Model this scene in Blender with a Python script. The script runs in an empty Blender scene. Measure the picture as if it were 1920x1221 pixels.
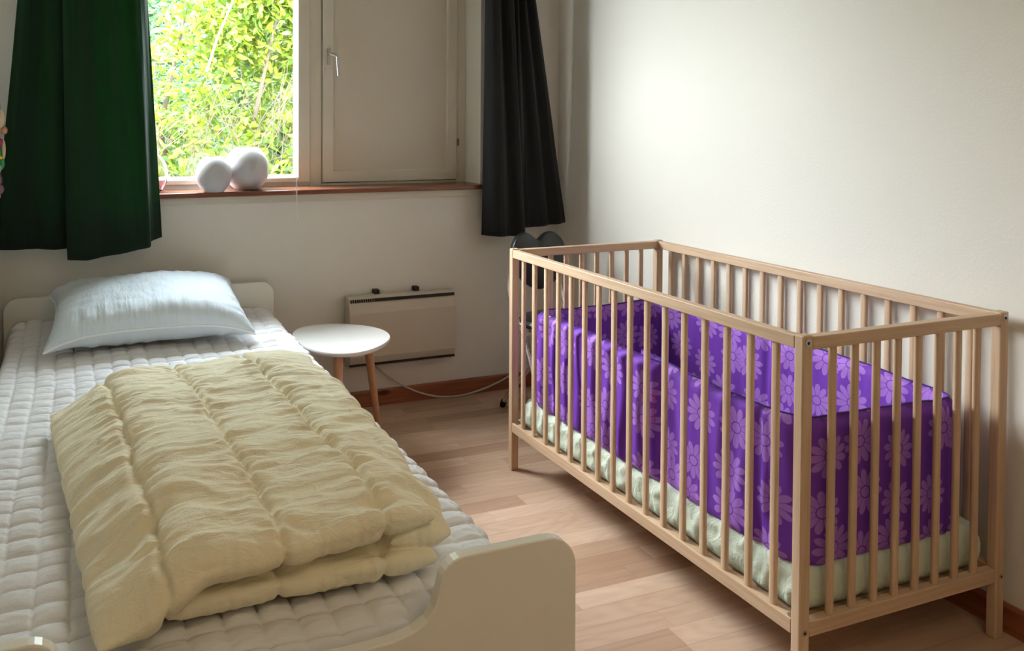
import bpy, bmesh, math, random
import numpy as np
from mathutils import Vector, Matrix, noise
random.seed(7); rng = np.random.default_rng(7)
PI = math.pi
sc = bpy.context.scene
C = sc.collection

# ------------------------------------------------------------------ camera
cam_d = bpy.data.cameras.new('camera'); cam = bpy.data.objects.new('camera', cam_d); C.objects.link(cam)
sc.camera = cam
F, CX, CY = 1484.947, 680.81, 254.80
yaw, pitch, roll = .3444, .0208, .0019
fwd = Vector((math.sin(yaw)*math.cos(pitch), math.cos(yaw)*math.cos(pitch), -math.sin(pitch)))
r0 = Vector((math.cos(yaw), -math.sin(yaw), 0)); u0 = r0.cross(fwd)
rt = math.cos(roll)*r0 + math.sin(roll)*u0; up = -math.sin(roll)*r0 + math.cos(roll)*u0
M4 = Matrix((rt, up, -fwd)).transposed().to_4x4(); M4.translation = Vector((-1.4564, -1.2676, 1.2626))
cam.matrix_world = M4
cam_d.sensor_fit = 'HORIZONTAL'; cam_d.sensor_width = 36; cam_d.lens = F/1920*36
cam_d.shift_x = (960-CX)/1920; cam_d.shift_y = -(610.5-CY)/1920
cam_d.clip_start = .05; cam_d.clip_end = 200

# ------------------------------------------------------------------ light
sc.view_settings.view_transform = 'Standard'; sc.view_settings.look = 'None'
sc.view_settings.gamma = 1; sc.view_settings.use_curve_mapping = False
sc.view_settings.exposure = 0.10
world = bpy.data.worlds.new('sky'); sc.world = world; world.use_nodes = True
wn = world.node_tree; bg = wn.nodes['Background']
bg.inputs['Color'].default_value = (.80, .90, 1.0, 1); bg.inputs['Strength'].default_value = 34.0
sun_d = bpy.data.lights.new('sun', 'SUN'); sun_d.energy = 39; sun_d.angle = math.radians(72); sun_d.color = (.98, .98, 1)
sun = bpy.data.objects.new('sun', sun_d); C.objects.link(sun)
sun.rotation_euler = Vector((1.30, -.90, -.80)).to_track_quat('-Z', 'Y').to_euler()
# daylight portal in the window opening (guides sky samples through the opening)
pd = bpy.data.lights.new('window_daylight', 'AREA'); pd.shape = 'RECTANGLE'; pd.size = 1.0; pd.size_y = 1.2
pd.cycles.is_portal = True
po = bpy.data.objects.new('window_daylight', pd); C.objects.link(po)
po.location = (-1.02, 2.22, 1.56); po.rotation_euler = Vector((0, -1, 0)).to_track_quat('-Z', 'Y').to_euler()
# weak warm fill light, added unseen behind the camera to lift the shade
cl = bpy.data.lights.new('room_fill', 'AREA'); cl.shape = 'DISK'; cl.size = .9; cl.energy = 8.5; cl.color = (1, .79, .52)
clo = bpy.data.objects.new('room_fill', cl); C.objects.link(clo); clo.location = (-.6, -1.5, 2.38)

# ------------------------------------------------------------------ materials
def srgb(r, g, b):
    f = lambda c: (c/255/12.92 if c/255 <= .04045 else ((c/255+.055)/1.055)**2.4)
    return (f(r), f(g), f(b), 1)
def newmat(name):
    m = bpy.data.materials.new(name); m.use_nodes = True
    return m, m.node_tree.nodes, m.node_tree.links, m.node_tree.nodes['Principled BSDF']
def N(ns, t, **kw):
    n = ns.new(t)
    for k, v in kw.items():
        if k in n.inputs: n.inputs[k].default_value = v
        else: setattr(n, k, v)
    return n
def plain(name, col, rough=.6, metal=0, bump=0, bscale=60, var=0, sheen=0, spec=.5):
    m, ns, ln, b = newmat(name)
    b.inputs['Base Color'].default_value = col; b.inputs['Roughness'].default_value = rough
    b.inputs['Metallic'].default_value = metal; b.inputs['Specular IOR Level'].default_value = spec
    if sheen: b.inputs['Sheen Weight'].default_value = sheen
    tc = ns.new('ShaderNodeTexCoord')
    if bump:
        t = N(ns, 'ShaderNodeTexNoise', Scale=bscale, Detail=5.0); ln.new(tc.outputs['Object'], t.inputs['Vector'])
        bp_ = N(ns, 'ShaderNodeBump', Strength=bump, Distance=.002); ln.new(t.outputs['Fac'], bp_.inputs['Height'])
        ln.new(bp_.outputs['Normal'], b.inputs['Normal'])
    if var:
        t = N(ns, 'ShaderNodeTexNoise', Scale=3.0, Detail=3.0); ln.new(tc.outputs['Object'], t.inputs['Vector'])
        mx = ns.new('ShaderNodeMix'); mx.data_type = 'RGBA'
        mx.inputs[6].default_value = tuple(c*(1-var) for c in col[:3])+(1,); mx.inputs[7].default_value = tuple(min(1, c*(1+var)) for c in col[:3])+(1,)
        ln.new(t.outputs['Fac'], mx.inputs[0]); ln.new(mx.outputs[2], b.inputs['Base Color'])
    return m
def wood(name, ca, cb, axis, rough=.5, stretch=22, scale=4.0, knots=None):
    m, ns, ln, b = newmat(name); b.inputs['Roughness'].default_value = rough
    tc = ns.new('ShaderNodeTexCoord'); mp = ns.new('ShaderNodeMapping')
    s = [stretch]*3; s[axis] = 1.0; mp.inputs['Scale'].default_value = s
    gm = ns.new('ShaderNodeNewGeometry'); ln.new(gm.outputs['Position'], mp.inputs['Vector'])
    t = N(ns, 'ShaderNodeTexNoise', Scale=scale, Detail=8.0, Roughness=.62, Distortion=.4); ln.new(mp.outputs['Vector'], t.inputs['Vector'])
    cr = ns.new('ShaderNodeValToRGB'); cr.color_ramp.elements[0].position = .32; cr.color_ramp.elements[1].position = .68
    cr.color_ramp.elements[0].color = ca; cr.color_ramp.elements[1].color = cb
    ln.new(t.outputs['Fac'], cr.inputs['Fac']); out = cr.outputs['Color']
    if knots:
        v = N(ns, 'ShaderNodeTexVoronoi', Scale=3.2); mk = ns.new('ShaderNodeMapping'); ks = [3.0]*3; ks[axis] = 1.3
        mk.inputs['Scale'].default_value = ks
        ln.new(gm.outputs['Position'], mk.inputs['Vector']); ln.new(mk.outputs['Vector'], v.inputs['Vector'])
        kr = ns.new('ShaderNodeValToRGB'); kr.color_ramp.elements[0].position = .08; kr.color_ramp.elements[1].position = .17
        kr.color_ramp.elements[0].color = knots; kr.color_ramp.elements[1].color = (1, 1, 1, 1)
        ln.new(v.outputs['Distance'], kr.inputs['Fac'])
        mx = ns.new('ShaderNodeMix'); mx.data_type = 'RGBA'; mx.blend_type = 'MULTIPLY'; mx.inputs[0].default_value = 1
        ln.new(out, mx.inputs[6]); ln.new(kr.outputs['Color'], mx.inputs[7]); out = mx.outputs[2]
    ln.new(out, b.inputs['Base Color'])
    bp_ = N(ns, 'ShaderNodeBump', Strength=.15, Distance=.001); ln.new(t.outputs['Fac'], bp_.inputs['Height']); ln.new(bp_.outputs['Normal'], b.inputs['Normal'])
    return m

beech = [wood('beech_%s' % 'xyz'[a], srgb(188, 155, 124), srgb(210, 180, 150), a, .5) for a in range(3)]
leg_wood = wood('leg_beech', srgb(196, 146, 108), srgb(216, 170, 132), 2, .45)
pine = [wood('pine_x', srgb(118, 62, 38), srgb(164, 98, 62), 0, .4, 14, 3.0, (.25, .12, .08, 1)), wood('pine_y', srgb(118, 62, 38), srgb(164, 98, 62), 1, .4, 14, 3.0, (.25, .12, .08, 1))]
sill_wood = wood('sill_wood', srgb(104, 60, 44), srgb(136, 84, 62), 0, .22, 16, 5.0)
wall_m = plain('wall_paint', srgb(226, 221, 212), .85, bump=.25, bscale=130, spec=.2)
ceil_m = plain('ceiling_paint', srgb(232, 229, 222), .9, spec=.2)
paint = plain('window_paint', srgb(214, 206, 190), .42, bump=.08, bscale=90)
panel_m = plain('panel_paint', srgb(208, 198, 182), .5, bump=.15, bscale=45)
white_lac = plain('bed_lacquer', srgb(240, 236, 226), .28, bump=.05, bscale=200)
table_m = plain('table_lacquer', srgb(236, 234, 230), .22)
pad_m = plain('pad_cotton', srgb(236, 235, 236), .8, bump=.3, bscale=300, sheen=.1, spec=.2)
pillow_m = plain('pillow_cotton', srgb(214, 224, 230), .6, bump=.15, bscale=220, sheen=.15, spec=.3)
piping_m = plain('white_piping', srgb(240, 242, 245), .6)
sheet_m = plain('sheet_cotton', srgb(212, 221, 203), .8, bump=.2, bscale=260, spec=.2)
duvet_m = plain('duvet_linen', srgb(246, 236, 207), .85, bump=.35, bscale=350, sheen=.1, spec=.15)
def add_creases(m, sc3, dist):
    ns, ln = m.node_tree.nodes, m.node_tree.links; b = ns['Principled BSDF']; tc = ns.new('ShaderNodeTexCoord'); mp = ns.new('ShaderNodeMapping')
    mp.inputs['Scale'].default_value = sc3; ln.new(tc.outputs['Object'], mp.inputs['Vector'])
    t = N(ns, 'ShaderNodeTexNoise', Scale=1.0, Detail=4.0, Roughness=.55, Distortion=1.2); ln.new(mp.outputs[0], t.inputs['Vector'])
    old = b.inputs['Normal'].links[0].from_socket
    bp_ = N(ns, 'ShaderNodeBump', Strength=.9, Distance=dist); ln.new(t.outputs['Fac'], bp_.inputs['Height']); ln.new(old, bp_.inputs['Normal']); ln.new(bp_.outputs['Normal'], b.inputs['Normal'])
add_creases(duvet_m, (14, 46, 20), .006); add_creases(pillow_m, (40, 12, 12), .004); add_creases(pad_m, (26, 40, 26), .0018); add_creases(sheet_m, (24, 24, 14), .008)
ceramic = plain('white_ceramic', srgb(192, 190, 192), .35)
chrome = plain('chrome', (.8, .8, .82, 1), .14, 1)
steel = plain('brushed_steel', (.55, .53, .5, 1), .35, 1)
black_vinyl = plain('black_vinyl', (.012, .014, .015, 1), .28)
rubber = plain('black_rubber', (.01, .01, .01, 1), .5)
heater_m = plain('heater_enamel', srgb(198, 187, 170), .4)
dark_m = plain('dark_slot', (.012, .008, .006, 1), .7)
cable_m = plain('grey_cable', srgb(190, 184, 172), .5)
cord_m = plain('white_cord', srgb(235, 232, 225), .6)
hinge_m = plain('dark_brass', (.18, .13, .09, 1), .4, .8)
soil_m = plain('soil', (.03, .028, .015, 1), .9, var=.3)
ext_m = plain('outside_render', srgb(200, 190, 175), .9)
base_m = plain('bed_side_lacquer', srgb(222, 216, 202), .35)

def fabric_dark(name, col, trans, tw):
    m, ns, ln, b = newmat(name)
    b.inputs['Base Color'].default_value = col; b.inputs['Roughness'].default_value = .85; b.inputs['Sheen Weight'].default_value = .12
    b.inputs['Specular IOR Level'].default_value = .15
    tc = ns.new('ShaderNodeTexCoord')
    w = N(ns, 'ShaderNodeTexNoise', Scale=420.0, Detail=2.0); ln.new(tc.outputs['Object'], w.inputs['Vector'])
    bp_ = N(ns, 'ShaderNodeBump', Strength=.4, Distance=.001); ln.new(w.outputs['Fac'], bp_.inputs['Height']); ln.new(bp_.outputs['Normal'], b.inputs['Normal'])
    tr = ns.new('ShaderNodeBsdfTranslucent'); tr.inputs['Color'].default_value = trans
    mx = ns.new('ShaderNodeMixShader'); mx.inputs[0].default_value = tw
    ln.new(b.outputs[0], mx.inputs[1]); ln.new(tr.outputs[0], mx.inputs[2]); ln.new(mx.outputs[0], ns['Material Output'].inputs['Surface'])
    return m
curtain_green = fabric_dark('curtain_dark_green', (.010, .022, .014, 1), (.03, .26, .06, 1), .16)
curtain_black = fabric_dark('curtain_charcoal', (.014, .014, .014, 1), (.02, .03, .02, 1), .03)

def leaf_mat(name, ca, cb, cc):
    m, ns, ln, b = newmat(name)
    gi = ns.new('ShaderNodeNewGeometry')
    cr = ns.new('ShaderNodeValToRGB'); cr.color_ramp.elements[0].color = ca; cr.color_ramp.elements[1].color = cb
    e = cr.color_ramp.elements.new(.6); e.color = cc
    ln.new(gi.outputs['Random Per Island'], cr.inputs['Fac']); ln.new(cr.outputs['Color'], b.inputs['Base Color'])
    b.inputs['Roughness'].default_value = .38
    tr = ns.new('ShaderNodeBsdfTranslucent'); ln.new(cr.outputs['Color'], tr.inputs['Color'])
    mx = ns.new('ShaderNodeMixShader'); mx.inputs[0].default_value = .4
    ln.new(b.outputs[0], mx.inputs[1]); ln.new(tr.outputs[0], mx.inputs[2]); ln.new(mx.outputs[0], ns['Material Output'].inputs['Surface'])
    return m
leaf_yellow = leaf_mat('laurel_leaf', (.06, .13, .010, 1), (.30, .32, .028, 1), (.18, .25, .016, 1))
leaf_green = leaf_mat('conifer_leaf', (.03, .10, .04, 1), (.13, .26, .10, 1), (.07, .17, .07, 1))
leaf_far = leaf_mat('hedge_leaf', (.04, .08, .01, 1), (.14, .17, .03, 1), (.08, .12, .02, 1))
twig_m = plain('twig_bark', (.09, .06, .04, 1), .8)

def glass_pane_mat():
    m, ns, ln, b = newmat('window_glass'); ns.remove(b)
    tr = ns.new('ShaderNodeBsdfTransparent'); tr.inputs['Color'].default_value = (.96, .98, .97, 1)
    gl = N(ns, 'ShaderNodeBsdfGlossy', Roughness=.01)
    fr = N(ns, 'ShaderNodeFresnel', IOR=1.5)
    gb = ns.new('ShaderNodeNewGeometry'); mi = ns.new('ShaderNodeMapRange'); mi.inputs[3].default_value = 1.5; mi.inputs[4].default_value = 1/1.5
    ln.new(gb.outputs['Backfacing'], mi.inputs[0]); ln.new(mi.outputs[0], fr.inputs['IOR'])   # thin pane: same reflectance from both faces
    mx = ns.new('ShaderNodeMixShader'); ln.new(fr.outputs[0], mx.inputs[0]); ln.new(tr.outputs[0], mx.inputs[1]); ln.new(gl.outputs[0], mx.inputs[2])
    ln.new(mx.outputs[0], ns['Material Output'].inputs['Surface']); return m
glass_m = glass_pane_mat()
def vase_glass():
    m, ns, ln, b = newmat('pink_clear_glass'); ns.remove(b)
    g = N(ns, 'ShaderNodeBsdfGlass', IOR=1.45, Roughness=.0)
    gm = ns.new('ShaderNodeNewGeometry'); sx = ns.new('ShaderNodeSeparateXYZ'); ln.new(gm.outputs['Position'], sx.inputs[0])
    mr = ns.new('ShaderNodeMapRange'); mr.inputs[1].default_value = .97; mr.inputs[2].default_value = 1.05; ln.new(sx.outputs['Z'], mr.inputs[0])
    cr = ns.new('ShaderNodeValToRGB'); cr.color_ramp.elements[0].color = (.93, .74, .78, 1); cr.color_ramp.elements[1].color = (.97, .97, .97, 1)
    ln.new(mr.outputs[0], cr.inputs['Fac']); ln.new(cr.outputs['Color'], g.inputs['Color'])
    ln.new(g.outputs[0], ns['Material Output'].inputs['Surface']); return m
vase_glass_m = vase_glass()

def math_n(ns, ln, op, a, b=None, c=None):
    n = ns.new('ShaderNodeMath'); n.operation = op
    for i, v in enumerate((a, b, c)):
        if v is None: continue
        if hasattr(v, 'is_output'): ln.new(v, n.inputs[i])
        else: n.inputs[i].default_value = v
    return n.outputs[0]
def floor_mat():
    m, ns, ln, b = newmat('beech_laminate'); mt = lambda *a: math_n(ns, ln, *a)
    gm = ns.new('ShaderNodeNewGeometry'); sx = ns.new('ShaderNodeSeparateXYZ'); ln.new(gm.outputs['Position'], sx.inputs[0])
    X, Y = sx.outputs['X'], sx.outputs['Y']
    ry = mt('DIVIDE', mt('SUBTRACT', Y, .236), .067)
    row = mt('FLOOR', ry)
    wn1 = ns.new('ShaderNodeTexWhiteNoise'); wn1.noise_dimensions = '1D'; ln.new(row, wn1.inputs['W'])
    L = mt('ADD', .36, mt('MULTIPLY', mt('FRACT', mt('MULTIPLY', wn1.outputs['Value'], 7.3)), .22))
    cx = mt('DIVIDE', mt('ADD', X, mt('MULTIPLY', wn1.outputs['Value'], 3.0)), L)
    cell = mt('FLOOR', cx)
    cb = ns.new('ShaderNodeCombineXYZ'); ln.new(row, cb.inputs[0]); ln.new(cell, cb.inputs[1])
    wn2 = ns.new('ShaderNodeTexWhiteNoise'); wn2.noise_dimensions = '3D'; ln.new(cb.outputs[0], wn2.inputs['Vector'])
    # grain coordinates
    g = ns.new('ShaderNodeCombineXYZ')
    ln.new(mt('ADD', mt('MULTIPLY', X, 2.2), mt('MULTIPLY', wn2.outputs['Value'], 40.0)), g.inputs[0])
    ln.new(mt('MULTIPLY', Y, 34.0), g.inputs[1]); ln.new(mt('MULTIPLY', wn2.outputs['Value'], 17.0), g.inputs[2])
    t = N(ns, 'ShaderNodeTexNoise', Scale=1.3, Detail=7.0, Roughness=.6, Distortion=.8); ln.new(g.outputs[0], t.inputs['Vector'])
    # cathedral rings
    g2 = ns.new('ShaderNodeCombineXYZ')
    ln.new(mt('ADD', mt('MULTIPLY', X, 1.6), mt('MULTIPLY', wn2.outputs['Value'], 23.0)), g2.inputs[0]); ln.new(mt('MULTIPLY', Y, 9.0), g2.inputs[1])
    t2 = N(ns, 'ShaderNodeTexNoise', Scale=.9, Detail=1.0); ln.new(g2.outputs[0], t2.inputs['Vector'])
    ring = mt('MULTIPLY', mt('POWER', mt('ABSOLUTE', mt('SINE', mt('MULTIPLY', t2.outputs['Fac'], 48.0))), 3.0), mt('GREATER_THAN', wn2.outputs['Value'], .55))
    cr = ns.new('ShaderNodeValToRGB'); cr.color_ramp.elements[0].color = srgb(172, 138, 113); cr.color_ramp.elements[1].color = srgb(216, 187, 162)
    v = mt('ADD', mt('MULTIPLY', t.outputs['Fac'], .85), mt('MULTIPLY', mt('SUBTRACT', wn2.outputs['Value'], .5), .9))
    v = mt('SUBTRACT', mt('ADD', v, .06), mt('MULTIPLY', ring, .16)); ln.new(v, cr.inputs['Fac'])
    # joints
    fy = mt('FRACT', ry); ey = mt('MINIMUM', fy, mt('SUBTRACT', 1.0, fy))
    fx = mt('FRACT', cx); ex = mt('MULTIPLY', mt('MINIMUM', fx, mt('SUBTRACT', 1.0, fx)), 6.0)
    pl = mt('FRACT', mt('DIVIDE', ry, 3.0)); ep = mt('MULTIPLY', mt('MINIMUM', pl, mt('SUBTRACT', 1.0, pl)), 1.6)
    e = mt('MINIMUM', mt('MINIMUM', ey, ex), ep)
    ed = mt('ADD', .80, mt('MULTIPLY', mt('MINIMUM', mt('DIVIDE', e, .025), 1.0), .20))
    mx = ns.new('ShaderNodeMix'); mx.data_type = 'RGBA'; mx.blend_type = 'MULTIPLY'; mx.inputs[0].default_value = 1
    cc = ns.new('ShaderNodeCombineColor'); [ln.new(ed, cc.inputs[i]) for i in range(3)]
    ln.new(cr.outputs['Color'], mx.inputs[6]); ln.new(cc.outputs[0], mx.inputs[7]); ln.new(mx.outputs[2], b.inputs['Base Color'])
    b.inputs['Roughness'].default_value = .42
    bp_ = N(ns, 'ShaderNodeBump', Strength=.12, Distance=.001); ln.new(t.outputs['Fac'], bp_.inputs['Height']); ln.new(bp_.outputs['Normal'], b.inputs['Normal'])
    return m
floor_m = floor_mat()

def daisy_mat():
    m, ns, ln, b = newmat('purple_daisy_cotton'); mt = lambda *a: math_n(ns, ln, *a)
    uv = ns.new('ShaderNodeUVMap'); uv.uv_map = 'UVMap'
    mp = ns.new('ShaderNodeMapping'); mp.inputs['Scale'].default_value = (8.6, 8.6, 1); ln.new(uv.outputs[0], mp.inputs['Vector'])
    v = ns.new('ShaderNodeTexVoronoi'); v.voronoi_dimensions = '2D'; v.inputs['Scale'].default_value = 1.0; v.inputs['Randomness'].default_value = .5
    ln.new(mp.outputs[0], v.inputs['Vector'])
    d = ns.new('ShaderNodeVectorMath'); d.operation = 'SUBTRACT'; ln.new(mp.outputs[0], d.inputs[0]); ln.new(v.outputs['Position'], d.inputs[1])
    sx = ns.new('ShaderNodeSeparateXYZ'); ln.new(d.outputs[0], sx.inputs[0])
    sc_ = ns.new('ShaderNodeSeparateColor'); ln.new(v.outputs['Color'], sc_.inputs[0])
    ang = mt('ADD', mt('ARCTAN2', sx.outputs['Y'], sx.outputs['X']), mt('MULTIPLY', sc_.outputs[0], 6.28))
    r = v.outputs['Distance']
    ca = mt('ABSOLUTE', mt('SINE', mt('MULTIPLY', ang, 5.5)))
    prof = mt('POWER', ca, .5)
    # petal length varies; petals narrow towards the centre
    R = mt('MULTIPLY', mt('ADD', .40, mt('MULTIPLY', sc_.outputs[1], .06)), mt('ADD', .42, mt('MULTIPLY', prof, .60)))
    inpet = mt('LESS_THAN', r, R)
    gap = mt('GREATER_THAN', mt('MULTIPLY', ca, r), .030)
    ringm = mt('GREATER_THAN', mt('ABSOLUTE', mt('SUBTRACT', r, .115)), .013)
    centre = mt('LESS_THAN', r, .10)
    mask = mt('MULTIPLY', mt('MULTIPLY', inpet, ringm), mt('MAXIMUM', gap, centre))
    mx = ns.new('ShaderNodeMix'); mx.data_type = 'RGBA'
    mx.inputs[6].default_value = DAISY_A; mx.inputs[7].default_value = DAISY_B
    ln.new(mask, mx.inputs[0]); ln.new(mx.outputs[2], b.inputs['Base Color'])
    b.inputs['Roughness'].default_value = .7; b.inputs['Specular IOR Level'].default_value = .25
    tr = ns.new('ShaderNodeBsdfTranslucent'); ln.new(mx.outputs[2], tr.inputs['Color'])
    ms = ns.new('ShaderNodeMixShader'); ms.inputs[0].default_value = .12
    ln.new(b.outputs[0], ms.inputs[1]); ln.new(tr.outputs[0], ms.inputs[2]); ln.new(ms.outputs[0], ns['Material Output'].inputs['Surface'])
    return m
DAISY_A = (.20, .052, .47, 1); DAISY_B = (.42, .19, .66, 1)
daisy = daisy_mat()
purple_pipe = plain('dark_purple_piping', (.05, .01, .16, 1), .6)

# ------------------------------------------------------------------ builders
def wpos(o):
    v = Vector((0, 0, 0))
    while o: v = v+o.location; o = o.parent
    return v
def obj(name, verts, faces, mat, parent=None, smooth=False, uvs=None, loc=None):
    """one mesh object; verts in world coordinates (origin at loc when given)"""
    base = wpos(parent) if parent else Vector((0, 0, 0))
    o_loc = (Vector(loc)-base) if loc is not None else Vector((0, 0, 0))
    off = base+o_loc
    me = bpy.data.meshes.new(name)
    vs = np.asarray(verts, float).reshape(-1, 3)-np.array(off)
    me.from_pydata([tuple(v) for v in vs], [], [tuple(f) for f in faces]); me.validate()
    o = bpy.data.objects.new(name, me); C.objects.link(o)
    if mat: me.materials.append(mat)
    if parent: o.parent = parent
    o.location = o_loc
    if smooth: me.polygons.foreach_set('use_smooth', [True]*len(me.polygons))
    if uvs is not None:
        ul = me.uv_layers.new(name='UVMap')
        vi = np.zeros(len(me.loops), int); me.loops.foreach_get('vertex_index', vi)
        ul.data.foreach_set('uv', np.asarray(uvs, float)[vi].ravel())
    me.update(); return o
def tag(o, label, cat=None, group=None, kind=None):
    if label: o['label'] = label
    if cat: o['category'] = cat
    if group: o['group'] = group
    if kind: o['kind'] = kind
    return o
def thing(name, label, cat, loc=(0, 0, 0), group=None):
    o = bpy.data.objects.new(name, None); o.empty_display_size = .1; C.objects.link(o); o.location = loc
    return tag(o, label, cat, group)
class G:
    """collects shapes into one mesh"""
    def __init__(s): s.v = []; s.f = []; s.n = 0
    def add(s, v, f):
        v = [tuple(p) for p in v]; s.f += [tuple(i+s.n for i in q) for q in f]; s.v += v; s.n += len(v); return s
    def box(s, x0, x1, y0, y1, z0, z1, bev=0.0):
        if bev <= 0:
            v = [(x, y, z) for z in (z0, z1) for y in (y0, y1) for x in (x0, x1)]
            return s.add(v, [(0, 2, 3, 1), (4, 5, 7, 6), (0, 1, 5, 4), (1, 3, 7, 5), (3, 2, 6, 7), (2, 0, 4, 6)])
        bm = bmesh.new(); bmesh.ops.create_cube(bm, size=1)
        for q in bm.verts: q.co = Vector(((x0+x1)/2+q.co.x*(x1-x0), (y0+y1)/2+q.co.y*(y1-y0), (z0+z1)/2+q.co.z*(z1-z0)))
        bmesh.ops.bevel(bm, geom=bm.edges[:], offset=bev, segments=2, affect='EDGES', profile=.5)
        bm.verts.index_update(); s.add([q.co[:] for q in bm.verts], [[q.index for q in f.verts] for f in bm.faces]); bm.free(); return s
    def tube(s, pts, r, n=10, closed=False, caps=True, ry=None):
        pts = [Vector(p) for p in pts]; k = len(pts); rs = r if isinstance(r, (list, tuple)) else [r]*k
        v = []; ref = None
        for i, p in enumerate(pts):
            a = pts[(i-1) % k] if (closed or i > 0) else p; b = pts[(i+1) % k] if (closed or i < k-1) else p
            t = (b-a).normalized()
            if ref is None: ref = Vector((0, 0, 1)) if abs(t.z) < .9 else Vector((1, 0, 0))
            u = (ref-t*ref.dot(t)).normalized(); w = t.cross(u); ref = u
            for j in range(n):
                c = 2*PI*j/n; v.append(p+(u*math.cos(c)*rs[i]+w*math.sin(c)*(ry if ry else rs[i])))
        f = []
        for i in range(k if closed else k-1):
            for j in range(n):
                a, b = i*n+j, i*n+(j+1) % n; c, d = ((i+1) % k)*n+(j+1) % n, ((i+1) % k)*n+j
                f.append((a, b, c, d))
        if caps and not closed: f += [tuple(range(n))[::-1], tuple((k-1)*n+j for j in range(n))]
        return s.add(v, f)
    def lathe(s, prof, c, n=48, ax=None):
        v = []; f = []
        for (r, z) in prof:
            for j in range(n):
                a = 2*PI*j/n; v.append((c[0]+r*math.cos(a), c[1]+r*math.sin(a), c[2]+z))
        for i in range(len(prof)-1):
            for j in range(n): f.append((i*n+j, i*n+(j+1) % n, (i+1)*n+(j+1) % n, (i+1)*n+j))
        return s.add(v, f)
    def ball(s, c, rx, ry, rz, n=12, m=8):
        v = []; f = []
        for i in range(m+1):
            a = PI*i/m
            for j in range(n):
                b = 2*PI*j/n; v.append((c[0]+rx*math.sin(a)*math.cos(b), c[1]+ry*math.sin(a)*math.sin(b), c[2]+rz*math.cos(a)))
        for i in range(m):
            for j in range(n): f.append((i*n+j, (i+1)*n+j, (i+1)*n+(j+1) % n, i*n+(j+1) % n))
        return s.add(v, f)
    def prism(s, pts, axis, a, b):
        """pts 2-D outline extruded along axis from a to b (outline order counter-clockwise)"""
        k = len(pts)
        def P(p, t):
            q = list(p); q.insert(axis, t); return tuple(q)
        v = [P(p, a) for p in pts]+[P(p, b) for p in pts]
        f = [(i, (i+1) % k, k+(i+1) % k, k+i) for i in range(k)]+[tuple(range(k))[::-1], tuple(range(k, 2*k))]
        return s.add(v, f)
    def out(s, name, mat, parent=None, smooth=False, loc=None, bevel=0):
        o = obj(name, s.v, s.f, mat, parent, smooth, None, loc)
        bm = bmesh.new(); bm.from_mesh(o.data); bmesh.ops.recalc_face_normals(bm, faces=bm.faces)
        bm.to_mesh(o.data); bm.free()
        if bevel:
            md = o.modifiers.new('bevel', 'BEVEL'); md.width = bevel; md.segments = 2; md.limit_method = 'ANGLE'; md.angle_limit = .6
        if smooth:
            me = o.data; bm = bmesh.new(); bm.from_mesh(me)
            for e in bm.edges:
                if len(e.link_faces) == 2 and e.calc_face_angle(0) > .7: e.smooth = False
            bm.to_mesh(me); bm.free()
        return o
def struct(o): o['kind'] = 'structure'; return o
def grid_faces(nu, nv, closed_u=False):
    f = []
    for j in range(nv-1):
        for i in range(nu if closed_u else nu-1):
            a = j*nu+i; b = j*nu+(i+1) % nu; f.append((a, b, b+nu, a+nu))
    return f
def nz(x, y=0, z=0): return noise.noise(Vector((x, y, z)))

# ------------------------------------------------------------------ room shell
RX, WY, LX, BY, H = .70, 1.985, -1.765, -2.4, 2.45
WX0, WX1, WZ0, WZ1 = -1.56, .285, .966, 2.16     # window opening
struct(G().box(LX-.1, RX+.1, BY-.1, WY+.30, -.1, 0).out('floor', floor_m))
struct(G().box(LX-.1, RX+.1, BY-.1, WY+.30, H, H+.1).out('ceiling', ceil_m))
struct(G().box(RX, RX+.1, BY, WY+.30, 0, H).out('wall_right', wall_m))
struct(G().box(LX-.1, LX, BY, WY+.30, 0, H).out('wall_left', wall_m))
struct(G().box(LX, RX, BY-.1, BY, 0, H).out('wall_back', wall_m))
g = G(); g.box(LX, RX, WY, WY+.28, 0, WZ0-.021); g.box(LX, RX, WY, WY+.28, WZ1, H)
g.box(LX, WX0, WY, WY+.28, WZ0-.021, WZ1); g.box(WX1, RX, WY, WY+.28, WZ0-.021, WZ1)
struct(g.out('wall_window', wall_m))
g = G(); g.prism([(WY-.013, 0), (WY, 0), (WY, .07), (WY-.009, .07), (WY-.013, .064)], 0, LX, RX); struct(g.out('baseboard_window', pine[0]))
g = G(); g.prism([(RX-.013, 0), (RX, 0), (RX, .07), (RX-.009, .07), (RX-.013, .064)], 1, BY, WY-.013); struct(g.out('baseboard_right', pine[1]))
g = G(); g.prism([(LX, 0), (LX+.013, 0), (LX+.013, .064), (LX+.009, .07), (LX, .07)], 1, BY, WY-.013); struct(g.out('baseboard_left', pine[1]))
# sill, and a thin strip in the window paint below it
sill = struct(G().box(WX0-.05, .305, WY-.045, WY+.145, .946, .966).out('trim_1', sill_wood, bevel=.003))
struct(G().box(WX0-.02, .292, WY-.012, WY, .913, .946).out('trim_2', paint, bevel=.002))

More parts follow.
